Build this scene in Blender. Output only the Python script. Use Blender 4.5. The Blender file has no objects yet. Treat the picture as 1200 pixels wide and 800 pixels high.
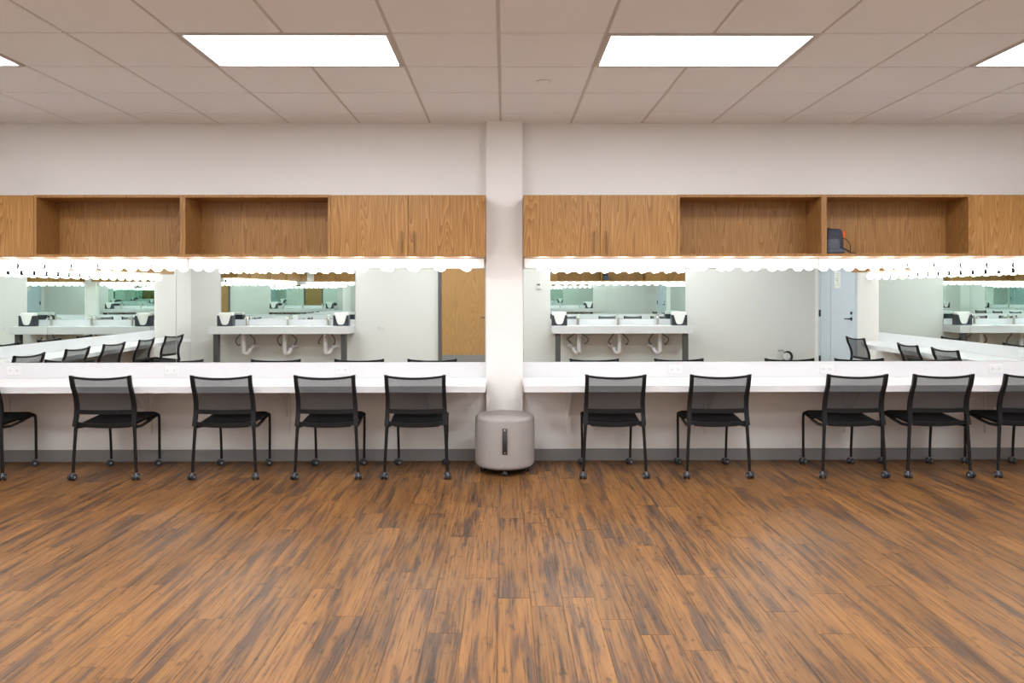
import bpy, bmesh, math, random
from math import pi, sin, cos, radians
from mathutils import Vector, Matrix

random.seed(7)
SC = bpy.context.scene
COL = SC.collection

# ------------------------------------------------------------------ room measures (metres)
YF, YB = 6.28, -0.54          # make-up wall, sink wall
XL, XR = -5.64, 5.62          # side walls
ZC = 2.92                     # ceiling
EYE = 1.46

# ------------------------------------------------------------------ camera
cam_d = bpy.data.cameras.new('camera')
cam = bpy.data.objects.new('camera', cam_d)
COL.objects.link(cam)
cam.location = (0, 0, EYE)
cam.rotation_euler = (radians(90), radians(0.07), radians(-0.33))
cam_d.sensor_width = 36.0
cam_d.lens = 849.0 / 1200.0 * 36.0
cam_d.shift_x = 0.0035
cam_d.shift_y = -0.0483
cam_d.clip_start = 0.02
SC.camera = cam

# ------------------------------------------------------------------ world, exposure, light levels
w = bpy.data.worlds.new('world')
SC.world = w
w.use_nodes = True
w.node_tree.nodes['Background'].inputs['Color'].default_value = (0.8, 0.82, 0.85, 1)
w.node_tree.nodes['Background'].inputs['Strength'].default_value = 0.0
SC.view_settings.view_transform = 'Standard'
SC.view_settings.look = 'None'
SC.view_settings.gamma = 1
SC.view_settings.use_curve_mapping = False
SC.view_settings.exposure = 1.78
BULB_STRENGTH = 3.7
PANEL_STRENGTH = 5.6
BULB_COLOR = (1.0, 0.97, 0.945, 1)
PANEL_COLOR = (0.95, 0.98, 1.0, 1)
SC.cycles.max_bounces = 26
SC.cycles.diffuse_bounces = 5
SC.cycles.glossy_bounces = 24
SC.cycles.transparent_max_bounces = 12
SC.cycles.sample_clamp_indirect = 6.0

# ------------------------------------------------------------------ material helpers
def new_mat(name):
    m = bpy.data.materials.new(name)
    m.use_nodes = True
    nt = m.node_tree
    return m, nt, nt.nodes['Principled BSDF']

def N(nt, kind, **kw):
    n = nt.nodes.new(kind)
    for k, v in kw.items():
        setattr(n, k, v)
    return n

def plain(name, col, rough=0.5, metal=0.0, spec=0.5, bump=0.0, bscale=200.0, vary=0.0, vscale=6.0):
    m, nt, b = new_mat(name)
    b.inputs['Base Color'].default_value = (*col, 1)
    b.inputs['Roughness'].default_value = rough
    b.inputs['Metallic'].default_value = metal
    b.inputs['Specular IOR Level'].default_value = spec
    if bump or vary:
        tc = N(nt, 'ShaderNodeTexCoord')
    if bump:
        no = N(nt, 'ShaderNodeTexNoise')
        no.inputs['Scale'].default_value = bscale
        no.inputs['Detail'].default_value = 3
        nt.links.new(tc.outputs['Object'], no.inputs['Vector'])
        bp = N(nt, 'ShaderNodeBump')
        bp.inputs['Strength'].default_value = bump
        bp.inputs['Distance'].default_value = 0.002
        nt.links.new(no.outputs['Fac'], bp.inputs['Height'])
        nt.links.new(bp.outputs['Normal'], b.inputs['Normal'])
    if vary:
        n2 = N(nt, 'ShaderNodeTexNoise')
        n2.inputs['Scale'].default_value = vscale
        n2.inputs['Detail'].default_value = 4
        nt.links.new(tc.outputs['Object'], n2.inputs['Vector'])
        mr = N(nt, 'ShaderNodeMapRange')
        mr.inputs['To Min'].default_value = 1 - vary
        mr.inputs['To Max'].default_value = 1 + vary
        nt.links.new(n2.outputs['Fac'], mr.inputs['Value'])
        mx = N(nt, 'ShaderNodeMix', data_type='RGBA', blend_type='MULTIPLY')
        mx.inputs['Factor'].default_value = 1
        mx.inputs[6].default_value = (*col, 1)
        nt.links.new(mr.outputs['Result'], mx.inputs[7])
        nt.links.new(mx.outputs[2], b.inputs['Base Color'])
    return m

def emit(name, col, strength):
    m, nt, b = new_mat(name)
    b.inputs['Base Color'].default_value = (0.9, 0.9, 0.9, 1)
    b.inputs['Emission Color'].default_value = col
    b.inputs['Emission Strength'].default_value = strength
    return m

def oak(name, dark, light, scale=1.0):
    """vertical oak veneer, cathedral figure differing per object"""
    m, nt, b = new_mat(name)
    L = nt.links.new
    tc = N(nt, 'ShaderNodeTexCoord'); oi = N(nt, 'ShaderNodeObjectInfo')
    off = N(nt, 'ShaderNodeVectorMath', operation='SCALE')
    cmb = N(nt, 'ShaderNodeCombineXYZ')
    mul = N(nt, 'ShaderNodeMath', operation='MULTIPLY'); mul.inputs[1].default_value = 23.0
    L(oi.outputs['Random'], mul.inputs[0])
    L(mul.outputs[0], cmb.inputs['X']); L(mul.outputs[0], cmb.inputs['Z'])
    add = N(nt, 'ShaderNodeVectorMath', operation='ADD')
    L(tc.outputs['Object'], add.inputs[0]); L(cmb.outputs[0], add.inputs[1])
    mp = N(nt, 'ShaderNodeMapping'); mp.inputs['Scale'].default_value = (5.0 * scale, 5.0 * scale, 0.34 * scale)
    L(add.outputs[0], mp.inputs['Vector'])
    n1 = N(nt, 'ShaderNodeTexNoise'); n1.inputs['Scale'].default_value = 1.6; n1.inputs['Detail'].default_value = 1.0
    L(mp.outputs[0], n1.inputs['Vector'])
    # growth rings: contour lines of a slow field
    mr = N(nt, 'ShaderNodeMath', operation='MULTIPLY'); mr.inputs[1].default_value = 26.0
    L(n1.outputs['Fac'], mr.inputs[0])
    fr = N(nt, 'ShaderNodeMath', operation='FRACT'); L(mr.outputs[0], fr.inputs[0])
    mp2 = N(nt, 'ShaderNodeMapping'); mp2.inputs['Scale'].default_value = (210, 210, 5)
    L(add.outputs[0], mp2.inputs['Vector'])
    n2 = N(nt, 'ShaderNodeTexNoise'); n2.inputs['Scale'].default_value = 1.0; n2.inputs['Detail'].default_value = 3.0
    L(mp2.outputs[0], n2.inputs['Vector'])
    a = N(nt, 'ShaderNodeMath', operation='MULTIPLY'); a.inputs[1].default_value = 0.34; L(fr.outputs[0], a.inputs[0])
    c = N(nt, 'ShaderNodeMath', operation='MULTIPLY'); c.inputs[1].default_value = 0.78; L(n2.outputs['Fac'], c.inputs[0])
    s = N(nt, 'ShaderNodeMath', operation='ADD'); L(a.outputs[0], s.inputs[0]); L(c.outputs[0], s.inputs[1])
    cr = N(nt, 'ShaderNodeValToRGB')
    cr.color_ramp.elements[0].position = 0.34; cr.color_ramp.elements[0].color = (*light, 1)
    cr.color_ramp.elements[1].position = 0.78; cr.color_ramp.elements[1].color = (*dark, 1)
    L(s.outputs[0], cr.inputs['Fac'])
    L(cr.outputs['Color'], b.inputs['Base Color'])
    b.inputs['Roughness'].default_value = 0.42
    b.inputs['Specular IOR Level'].default_value = 0.35
    return m

def plank_mat():
    m, nt, b = new_mat('vinyl_plank')
    L = nt.links.new
    geo = N(nt, 'ShaderNodeNewGeometry')
    at = N(nt, 'ShaderNodeAttribute', attribute_name='rnd')
    def scaled(sx, sy, k):
        cm = N(nt, 'ShaderNodeCombineXYZ')
        mu = N(nt, 'ShaderNodeMath', operation='MULTIPLY'); mu.inputs[1].default_value = k
        L(at.outputs['Fac'], mu.inputs[0]); L(mu.outputs[0], cm.inputs['X']); L(mu.outputs[0], cm.inputs['Z']); L(mu.outputs[0], cm.inputs['Y'])
        mp = N(nt, 'ShaderNodeMapping'); mp.inputs['Scale'].default_value = (sx, sy, 1)
        L(geo.outputs['Position'], mp.inputs['Vector'])
        ad = N(nt, 'ShaderNodeVectorMath', operation='ADD'); L(mp.outputs[0], ad.inputs[0]); L(cm.outputs[0], ad.inputs[1])
        return ad.outputs[0]
    n1 = N(nt, 'ShaderNodeTexNoise'); n1.inputs['Scale'].default_value = 1; n1.inputs['Detail'].default_value = 5; n1.inputs['Roughness'].default_value = 0.62; n1.inputs['Distortion'].default_value = 0.25
    L(scaled(19, 1.5, 91.0), n1.inputs['Vector'])
    n2 = N(nt, 'ShaderNodeTexNoise'); n2.inputs['Scale'].default_value = 1; n2.inputs['Detail'].default_value = 4; n2.inputs['Roughness'].default_value = 0.65
    L(scaled(120, 3.0, 57.0), n2.inputs['Vector'])
    n3 = N(nt, 'ShaderNodeTexNoise'); n3.inputs['Scale'].default_value = 1; n3.inputs['Detail'].default_value = 2
    L(scaled(30, 14, 31.0), n3.inputs['Vector'])
    cr = N(nt, 'ShaderNodeValToRGB'); e = cr.color_ramp.elements
    e[0].position = 0.34; e[0].color = (0.080, 0.044, 0.029, 1)
    e[1].position = 0.70; e[1].color = (0.268, 0.127, 0.039, 1)
    x = e.new(0.43); x.color = (0.120, 0.058, 0.028, 1)
    x = e.new(0.475); x.color = (0.187, 0.084, 0.028, 1)
    L(n1.outputs['Fac'], cr.inputs['Fac'])
    # fine grain darkening
    g = N(nt, 'ShaderNodeValToRGB'); ge = g.color_ramp.elements
    ge[0].position = 0.36; ge[0].color = (0.30, 0.28, 0.28, 1)
    ge[1].position = 0.50; ge[1].color = (1.08, 1.08, 1.08, 1)
    L(n2.outputs['Fac'], g.inputs['Fac'])
    mx = N(nt, 'ShaderNodeMix', data_type='RGBA', blend_type='MULTIPLY'); mx.inputs['Factor'].default_value = 0.88
    L(cr.outputs['Color'], mx.inputs[6]); L(g.outputs['Color'], mx.inputs[7])
    # plank to plank value
    wn = N(nt, 'ShaderNodeMapRange'); wn.inputs['To Min'].default_value = 0.84; wn.inputs['To Max'].default_value = 1.15
    L(at.outputs['Fac'], wn.inputs['Value'])
    mx2 = N(nt, 'ShaderNodeMix', data_type='RGBA', blend_type='MULTIPLY'); mx2.inputs['Factor'].default_value = 1
    L(mx.outputs[2], mx2.inputs[6]); L(wn.outputs['Result'], mx2.inputs[7])
    # knots and worn dark flecks
    k = N(nt, 'ShaderNodeValToRGB'); ke = k.color_ramp.elements
    ke[0].position = 0.27; ke[0].color = (0.35, 0.33, 0.34, 1)
    ke[1].position = 0.38; ke[1].color = (1, 1, 1, 1)
    L(n3.outputs['Fac'], k.inputs['Fac'])
    mx3 = N(nt, 'ShaderNodeMix', data_type='RGBA', blend_type='MULTIPLY'); mx3.inputs['Factor'].default_value = 0.8
    L(mx2.outputs[2], mx3.inputs[6]); L(k.outputs['Color'], mx3.inputs[7])
    L(mx3.outputs[2], b.inputs['Base Color'])
    b.inputs['Roughness'].default_value = 0.42
    b.inputs['Specular IOR Level'].default_value = 0.35
    bp = N(nt, 'ShaderNodeBump'); bp.inputs['Strength'].default_value = 0.12; bp.inputs['Distance'].default_value = 0.001
    L(n2.outputs['Fac'], bp.inputs['Height']); L(bp.outputs['Normal'], b.inputs['Normal'])
    return m

def mesh_fabric():
    m, nt, b = new_mat('chair_mesh_fabric')
    b.inputs['Base Color'].default_value = (0.022, 0.022, 0.026, 1)
    b.inputs['Roughness'].default_value = 0.7
    L = nt.links.new
    tc = N(nt, 'ShaderNodeTexCoord')
    wv = N(nt, 'ShaderNodeTexWave', wave_type='BANDS', bands_direction='X'); wv.inputs['Scale'].default_value = 110
    wz = N(nt, 'ShaderNodeTexWave', wave_type='BANDS', bands_direction='Z'); wz.inputs['Scale'].default_value = 110
    L(tc.outputs['Object'], wv.inputs['Vector']); L(tc.outputs['Object'], wz.inputs['Vector'])
    mxm = N(nt, 'ShaderNodeMath', operation='MULTIPLY'); L(wv.outputs['Fac'], mxm.inputs[0]); L(wz.outputs['Fac'], mxm.inputs[1])
    mr = N(nt, 'ShaderNodeMapRange'); mr.inputs['To Min'].default_value = 0.84; mr.inputs['To Max'].default_value = 0.36
    L(mxm.outputs[0], mr.inputs['Value'])
    L(mr.outputs['Result'], b.inputs['Alpha'])
    return m

M = {}
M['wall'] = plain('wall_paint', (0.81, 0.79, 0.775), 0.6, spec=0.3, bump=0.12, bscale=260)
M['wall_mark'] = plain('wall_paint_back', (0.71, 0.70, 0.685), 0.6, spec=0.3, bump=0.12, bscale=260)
M['tile'] = plain('ceiling_tile_fibre', (0.87, 0.88, 0.90), 0.9, spec=0.1, bump=0.5, bscale=420, vary=0.025, vscale=3)
M['tee'] = plain('ceiling_tee_metal', (0.60, 0.575, 0.555), 0.5, spec=0.3)
M['dark'] = plain('plenum', (0.12, 0.11, 0.10), 0.9)
M['rubber'] = plain('rubber_base', (0.235, 0.225, 0.222), 0.55, spec=0.4, vary=0.08, vscale=3)
M['white'] = plain('white_laminate', (0.80, 0.80, 0.805), 0.28, spec=0.5)
M['counter'] = plain('white_solid_surface', (0.68, 0.677, 0.70), 0.25, spec=0.5, vary=0.015, vscale=20)
M['plate'] = plain('white_plastic', (0.70, 0.70, 0.71), 0.35)
M['slot'] = plain('socket_slot', (0.10, 0.10, 0.10), 0.5)
M['oak'] = oak('oak_veneer', (0.245, 0.108, 0.028), (0.450, 0.235, 0.074))
M['oak_in'] = oak('oak_veneer_inside', (0.235, 0.107, 0.030), (0.405, 0.208, 0.068))
M['oak_door'] = oak('oak_door_veneer', (0.36, 0.19, 0.075), (0.48, 0.27, 0.105), 0.6)
M['bronze'] = plain('bronze_handle', (0.24, 0.14, 0.065), 0.35, metal=0.8)
M['mirror'] = plain('mirror_glass', (0.83, 0.905, 0.877), 0.0, metal=1.0)
M['bulb'] = emit('globe_bulb_glow', BULB_COLOR, BULB_STRENGTH)
M['panel'] = emit('light_panel_glow', PANEL_COLOR, PANEL_STRENGTH)
M['black_metal'] = plain('black_powder_coat', (0.008, 0.008, 0.009), 0.40, spec=0.35)
M['black_plastic'] = plain('black_plastic', (0.008, 0.008, 0.0095), 0.45, spec=0.28)
M['wheel'] = plain('caster_wheel', (0.025, 0.028, 0.034), 0.35, spec=0.5)
M['hub'] = plain('caster_hub_grey', (0.22, 0.235, 0.27), 0.35, spec=0.5)
M['seat'] = plain('black_seat_fabric', (0.016, 0.016, 0.018), 0.85, spec=0.2, bump=0.4, bscale=500)
M['mesh'] = mesh_fabric()
M['felt'] = plain('grey_felt', (0.345, 0.315, 0.305), 0.9, spec=0.15, bump=0.6, bscale=300, vary=0.10, vscale=60)
M['leather'] = plain('dark_leather', (0.030, 0.026, 0.030), 0.45)
M['chrome'] = plain('chrome', (0.62, 0.62, 0.63), 0.18, metal=1.0)
M['steel'] = plain('brushed_nickel', (0.50, 0.48, 0.45), 0.3, metal=1.0)
M['post'] = plain('dark_grey_post', (0.075, 0.073, 0.075), 0.45)
M['pvc'] = plain('white_pipe_wrap', (0.74, 0.72, 0.75), 0.45)
M['hose'] = plain('braided_hose', (0.16, 0.135, 0.115), 0.4, metal=0.3)
M['box'] = plain('charcoal_plastic', (0.030, 0.033, 0.042), 0.35)
M['paper'] = plain('paper_towel', (0.84, 0.82, 0.80), 0.9, spec=0.1)
M['blue_door'] = plain('pale_blue_door_paint', (0.56, 0.63, 0.70), 0.45)
M['frame_grey'] = plain('dark_door_frame', (0.105, 0.100, 0.100), 0.45)
M['navy'] = plain('navy_nylon', (0.028, 0.032, 0.050), 0.7, bump=0.3, bscale=400)
M['navy2'] = plain('slate_nylon', (0.075, 0.085, 0.115), 0.65, bump=0.3, bscale=400)
M['orange'] = plain('orange_fabric', (0.75, 0.12, 0.015), 0.6)
M['ink'] = plain('grey_ink', (0.30, 0.31, 0.33), 0.8)
M['brass'] = plain('brass_rivet', (0.75, 0.66, 0.45), 0.3, metal=1.0)
M['plank'] = plank_mat()
M['joint'] = plain('plank_joint', (0.10, 0.055, 0.03), 0.8)

# ------------------------------------------------------------------ mesh helpers
def box(bm, x0, x1, y0, y1, z0, z1, bev=0.0, seg=1):
    v = [bm.verts.new((x, y, z)) for x in (x0, x1) for y in (y0, y1) for z in (z0, z1)]
    idx = [(0, 1, 3, 2), (4, 6, 7, 5), (0, 4, 5, 1), (2, 3, 7, 6), (0, 2, 6, 4), (1, 5, 7, 3)]
    fs = [bm.faces.new([v[i] for i in f]) for f in idx]
    if bev:
        es = list({e for f in fs for e in f.edges})
        bmesh.ops.bevel(bm, geom=es, offset=bev, segments=seg, affect='EDGES', profile=0.5)

def tube(bm, pts, rad, n=8, cap=True):
    """tube along points; rad is a number or a list"""
    P = [Vector(p) for p in pts]
    R = rad if isinstance(rad, (list, tuple)) else [rad] * len(P)
    rings, nrm = [], None
    for i, p in enumerate(P):
        t = (P[min(i + 1, len(P) - 1)] - P[max(i - 1, 0)]).normalized()
        if nrm is None:
            nrm = t.orthogonal().normalized()
        nrm = (nrm - t * nrm.dot(t))
        nrm = nrm.normalized() if nrm.length > 1e-6 else t.orthogonal().normalized()
        bn = t.cross(nrm)
        rings.append([bm.verts.new(p + (nrm * cos(2 * pi * k / n) + bn * sin(2 * pi * k / n)) * R[i]) for k in range(n)])
    for a, b in zip(rings, rings[1:]):
        for k in range(n):
            bm.faces.new((a[k], a[(k + 1) % n], b[(k + 1) % n], b[k]))
    if cap:
        bm.faces.new(rings[0][::-1]); bm.faces.new(rings[-1])

def smooth_pts(pts, n=6):
    """Catmull-Rom through points"""
    P = [Vector(p) for p in pts]
    out = []
    for i in range(len(P) - 1):
        p0, p1, p2, p3 = P[max(i - 1, 0)], P[i], P[i + 1], P[min(i + 2, len(P) - 1)]
        for k in range(n):
            t = k / n
            out.append(0.5 * ((2 * p1) + (p2 - p0) * t + (2 * p0 - 5 * p1 + 4 * p2 - p3) * t * t + (3 * p1 - p0 - 3 * p2 + p3) * t ** 3))
    out.append(P[-1])
    return out

def lathe(bm, prof, n=24, mat=Matrix()):
    """prof: (r, z) list; r = 0 closes"""
    rings = []
    for r, z in prof:
        if r < 1e-6:
            rings.append([bm.verts.new(mat @ Vector((0, 0, z)))])
        else:
            rings.append([bm.verts.new(mat @ Vector((r * cos(2 * pi * k / n), r * sin(2 * pi * k / n), z))) for k in range(n)])
    for a, b in zip(rings, rings[1:]):
        for k in range(n):
            if len(a) == 1 and len(b) == 1:
                continue
            if len(a) == 1:
                bm.faces.new((a[0], b[k], b[(k + 1) % n]))
            elif len(b) == 1:
                bm.faces.new((a[k], a[(k + 1) % n], b[0]))
            else:
                bm.faces.new((a[k], a[(k + 1) % n], b[(k + 1) % n], b[k]))

def prism(bm, poly, z0, z1):
    a = [bm.verts.new((x, y, z0)) for x, y in poly]
    b = [bm.verts.new((x, y, z1)) for x, y in poly]
    n = len(poly)
    bm.faces.new(a[::-1]); bm.faces.new(b)
    for i in range(n):
        bm.faces.new((a[i], a[(i + 1) % n], b[(i + 1) % n], b[i]))

def grid_sheet(bm, fn, nu, nv, thick_fn=None):
    """open sheet from fn(u,v)"""
    V = [[bm.verts.new(fn(i / nu, j / nv)) for j in range(nv + 1)] for i in range(nu + 1)]
    for i in range(nu):
        for j in range(nv):
            bm.faces.new((V[i][j], V[i + 1][j], V[i + 1][j + 1], V[i][j + 1]))

def mesh_of(bm, name, mat, smooth=False):
    bmesh.ops.recalc_face_normals(bm, faces=bm.faces)
    me = bpy.data.meshes.new(name)
    bm.to_mesh(me); bm.free()
    me.materials.append(mat)
    if smooth:
        me.shade_smooth()
        try:
            me.set_sharp_from_angle(angle=radians(40))
        except Exception:
            pass
    return me

def link(name, me, parent=None, loc=(0, 0, 0), rotz=0):
    o = bpy.data.objects.new(name, me)
    COL.objects.link(o)
    o.location = loc
    o.rotation_euler = (0, 0, rotz)
    if parent:
        o.parent = parent
    return o

def obj(name, bm, mat, parent=None, loc=(0, 0, 0), smooth=False):
    return link(name, mesh_of(bm, name, mat, smooth), parent, loc)

def quick(name, mat, parent, *boxes, bev=0.0, loc=(0, 0, 0)):
    bm = bmesh.new()
    for b in boxes:
        box(bm, *b, bev=bev)
    return obj(name, bm, mat, parent, loc)

def tag(o, label, cat, group=None):
    o['label'] = label
    o['category'] = cat
    if group:
        o['group'] = group
    return o

def thing(name, label, cat, loc=(0, 0, 0), rotz=0, group=None):
    o = bpy.data.objects.new(name, None)
    o.empty_display_size = 0.1
    COL.objects.link(o)
    o.location = loc
    o.rotation_euler = (0, 0, rotz)
    return tag(o, label, cat, group)

def struct(name, mat, *boxes, label=None):
    o = quick(name, mat, None, *boxes)
    o['kind'] = 'structure'
    if label:
        o['label'] = label
    return o

def dup(root, label, loc, rotz=None):
    """a copy of a thing with copies of its parts and sub-parts"""
    r = root.copy(); COL.objects.link(r); r.location = loc
    if rotz is not None:
        r.rotation_euler = (0, 0, rotz)
    r['label'] = label
    for ch in list(root.children):
        c = ch.copy(); COL.objects.link(c); c.parent = r
        for g in list(ch.children):
            d = g.copy(); COL.objects.link(d); d.parent = c
    return r

ROT = {'front': 0.0, 'left': pi / 2, 'right': -pi / 2, 'back': pi}
def at_wall(side, s, z=0.0):
    """point on a wall: s runs along world X (front, back) or world Y (left, right)"""
    e = 0.001
    return {'front': (s, YF - e, z), 'back': (s, YB + e, z), 'left': (XL + e, s, z), 'right': (XR - e, s, z)}[side]

# ------------------------------------------------------------------ shell
T = 0.12
struct('wall_front', M['wall'], (XL - T, XR + T, YF, YF + T, 0, ZC + 0.2), label='off-white painted wall above and below the oak cabinets')
struct('wall_left', M['wall'], (XL - T, XL, YB, YF, 0, ZC + 0.2))
struct('wall_right', M['wall'], (XR, XR + T, YB, YF, 0, ZC + 0.2))
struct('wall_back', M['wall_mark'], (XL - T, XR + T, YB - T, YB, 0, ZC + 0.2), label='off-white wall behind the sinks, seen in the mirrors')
PX0, PX1, PY = -0.153, 0.156, 6.18
struct('trim_1', M['wall'], (PX0, PX1, PY, YF, 0, ZC), label='square off-white pillar between the two make-up counters')
floor = struct('floor', M['joint'], (XL, XR, YB, YF, -0.06, -0.003), label='brown wood-look plank floor')
ceiling = struct('ceiling', M['dark'], (XL, XR, YB, YF, ZC + 0.06, ZC + 0.10), label='suspended ceiling of off-white square tiles')

def baseboard(name, *bx):
    o = quick(name, M['rubber'], None, *bx, bev=0.002)
    o['kind'] = 'structure'
    o['label'] = 'dark grey rubber baseboard'
BH, BT = 0.102, 0.010
baseboard('baseboard_front', (XL, PX0, YF - BT, YF, 0, BH), (PX1, XR, YF - BT, YF, 0, BH), (PX0 - BT, PX1 + BT, PY - BT, PY, 0, BH))
baseboard('baseboard_left', (XL, XL + BT, YB, YF - BT, 0, BH))
baseboard('baseboard_right', (XR - BT, XR, 1.12, YF - BT, 0, BH))
baseboard('baseboard_back', (XL + BT, -1.20, YB, YB + BT, 0, BH), (-0.15, XR - BT, YB, YB + BT, 0, BH))

# floor planks: those in the frame one by one, the rest joined
PW, PL = 0.1524, 1.2192
def in_frame(x0, x1, y0, y1):
    if y1 < 2.45:
        return False
    y = y1
    hw = 0.722 * y
    return x1 > -hw and x0 < hw
def plank_mesh(x0, x1, y0, y1, r, bm=None):
    g = 0.0004
    own = bm is None
    if own:
        bm = bmesh.new()
    lay = bm.faces.layers.float.get('rnd') or bm.faces.layers.float.new('rnd')
    before = set(bm.faces)
    a = [bm.verts.new(p) for p in ((x0 + g, y0 + g, -0.003), (x1 - g, y0 + g, -0.003), (x1 - g, y1 - g, -0.003), (x0 + g, y1 - g, -0.003))]
    c = 0.0005
    b = [bm.verts.new(p) for p in ((x0 + g + c, y0 + g + c, 0), (x1 - g - c, y0 + g + c, 0), (x1 - g - c, y1 - g - c, 0), (x0 + g + c, y1 - g - c, 0))]
    bm.faces.new(b)
    for i in range(4):
        bm.faces.new((a[i], a[(i + 1) % 4], b[(i + 1) % 4], b[i]))
    for f in bm.faces:
        if f not in before:
            f[lay] = r
    return bm
rest = bmesh.new()
rest.faces.layers.float.new('rnd')
rng = random.Random(11)
x = XL - 0.03
n_single = 0
while x < XR:
    y = YB - rng.uniform(0, PL)
    while y < YF:
        x0, x1, y0, y1 = max(x, XL), min(x + PW, XR), max(y, YB), min(y + PL, YF)
        r = rng.random()
        if x1 - x0 > 0.01 and y1 - y0 > 0.01:
            if in_frame(x0, x1, y0, y1) and n_single < 300:
                obj('plank', plank_mesh(x0, x1, y0, y1, r), M['plank'], floor)
                n_single += 1
            else:
                plank_mesh(x0, x1, y0, y1, r, rest)
        y += PL
    x += PW
o = obj('plank_field', rest, M['plank'], floor)
o['kind'] = 'stuff'

# ceiling: tiles, tee bars, light panels in the grid
CG = 0.6096
GX0 = -0.03 - CG * 10      # grid lines
GY0 = 5.92 - CG * 11
gx = [XL] + [GX0 + CG * i for i in range(40) if XL + 0.02 < GX0 + CG * i < XR - 0.02] + [XR]
gy = [YB] + [GY0 + CG * i for i in range(40) if YB + 0.02 < GY0 + CG * i < YF - 0.02] + [YF]
LIGHT_X = [-0.03 + CG * k for k in (-7, -3, 1, 5)]          # left edge of each panel, two cells wide
LIGHT_Y = [5.92 - CG * 3, 5.92 - CG * 9, 5.92 - CG * 6]      # near edge of each row; last two rows unseen, added for light
def is_light(cx, cy):
    return any(lx < cx < lx + 2 * CG and ly < cy < ly + CG for lx in LIGHT_X for ly in LIGHT_Y)
tile_cache = {}
TE = 0.012
for i in range(len(gx) - 1):
    for j in range(len(gy) - 1):
        x0, x1, y0, y1 = gx[i], gx[i + 1], gy[j], gy[j + 1]
        cx, cy = (x0 + x1) / 2, (y0 + y1) / 2
        if is_light(cx, cy):
            continue
        key = (round(x1 - x0, 3), round(y1 - y0, 3))
        if key not in tile_cache:
            bm = bmesh.new()
            hx, hy = key[0] / 2 - TE + 0.002, key[1] / 2 - TE + 0.002
            box(bm, -hx, hx, -hy, hy, ZC - 0.002, ZC + 0.015, bev=0.004)
            tile_cache[key] = mesh_of(bm, 'ceiling_tile', M['tile'])
        link('ceiling_tile', tile_cache[key], ceiling, (cx, cy, 0))
for xx in gx:
    hw = TE
    quick('main_tee', M['tee'], ceiling, (max(xx - hw, XL), min(xx + hw, XR), YB, YF, ZC + 0.006, ZC + 0.012))
for yy in gy:
    quick('cross_tee', M['tee'], ceiling, (XL, XR, max(yy - TE, YB), min(yy + TE, YF), ZC + 0.0055, ZC + 0.0115))

NTH = ['far left', 'left of the pillar', 'right of the pillar', 'far right']
for ri, ly in enumerate(LIGHT_Y):
    for k, lx in enumerate(LIGHT_X):
        lab = [['recessed ceiling light panel cut by the left edge of the photo', 'long recessed ceiling light panel left of the pillar',
                'long recessed ceiling light panel right of the pillar', 'recessed ceiling light panel cut by the right edge of the photo'],
               ['ceiling light panel over the sinks, first from the left wall', 'ceiling light panel over the sinks, second from the left wall',
                'ceiling light panel over the sinks, second from the right wall', 'ceiling light panel over the sinks, first from the right wall'],
               ['ceiling light panel in the middle row, first from the left wall', 'ceiling light panel in the middle row, second from the left wall',
                'ceiling light panel in the middle row, second from the right wall', 'ceiling light panel in the middle row, first from the right wall']][ri][k]
        t = thing('ceiling_light', lab, 'ceiling light', (lx + CG, ly + CG / 2, ZC), 0, 'recessed ceiling light panels')
        hx, hy, f = CG - 0.012, CG / 2 - 0.012, 0.022
        quick('frame', M['tee'], t, (-hx, hx, -hy, -hy + f, -0.004, 0.03), (-hx, hx, hy - f, hy, -0.004, 0.03),
              (-hx, -hx + f, -hy + f, hy - f, -0.004, 0.03), (hx - f, hx, -hy + f, hy - f, -0.004, 0.03))
        bm = bmesh.new()
        n = 6
        for q in range(n):          # shallow lengthwise ribs of the lens
            ya = -hy + f + (2 * hy - 2 * f) * q / n
            yb = -hy + f + (2 * hy - 2 * f) * (q + 1) / n
            box(bm, -hx + f, hx - f, ya + 0.001, yb - 0.001, 0.004 + 0.0015 * (q % 2), 0.012)
        obj('diffuser', bm, M['panel'], t)

t = thing('sprinkler_cover', 'small round white sprinkler cover plate in a ceiling tile', 'sprinkler', (0.275, 5.02, ZC - 0.002))
bm = bmesh.new(); lathe(bm, [(0, -0.006), (0.040, -0.006), (0.044, -0.004), (0.044, -0.001), (0, -0.001)], 28)
obj('cover_plate', bm, M['tile'], t, smooth=True)
bm = bmesh.new(); lathe(bm, [(0.046, -0.002), (0.050, -0.003), (0.051, 0.001), (0.046, 0.001)], 28)
obj('rim', bm, M['tee'], t, smooth=True)

# ------------------------------------------------------------------ wall mirrors
MZ0, MZ1 = 0.856, 1.660
def mirror(side, s0, s1, z0, z1, label):
    c = (s0 + s1) / 2; hw = abs(s1 - s0) / 2
    p = at_wall(side, c, z0)
    o = quick('wall_mirror', M['mirror'], None, (-hw, hw, -0.009, -0.002, 0, z1 - z0))
    o.location = p; o.rotation_euler = (0, 0, ROT[side])
    tag(o, label, 'mirror', 'frameless wall mirrors')
mirror('front', -2.829, -0.166, MZ0, MZ1, 'wide frameless wall mirror just left of the pillar')
mirror('front', XL + 0.012, -2.833, MZ0, MZ1, 'frameless wall mirror at far left of the make-up wall')
mirror('front', 0.166, 2.829, MZ0, MZ1, 'wide frameless wall mirror just right of the pillar')
mirror('front', 2.833, XR - 0.012, MZ0, MZ1, 'frameless wall mirror at far right of the make-up wall')
mirror('left', 3.582, YF - 0.012, MZ0, MZ1, 'left side wall mirror nearer the make-up wall corner')
mirror('left', 0.85, 3.578, MZ0, MZ1, 'left side wall mirror nearer the sinks')
mirror('right', 3.852, YF - 0.012, MZ0, MZ1, 'right side wall mirror nearer the make-up wall corner')
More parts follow.
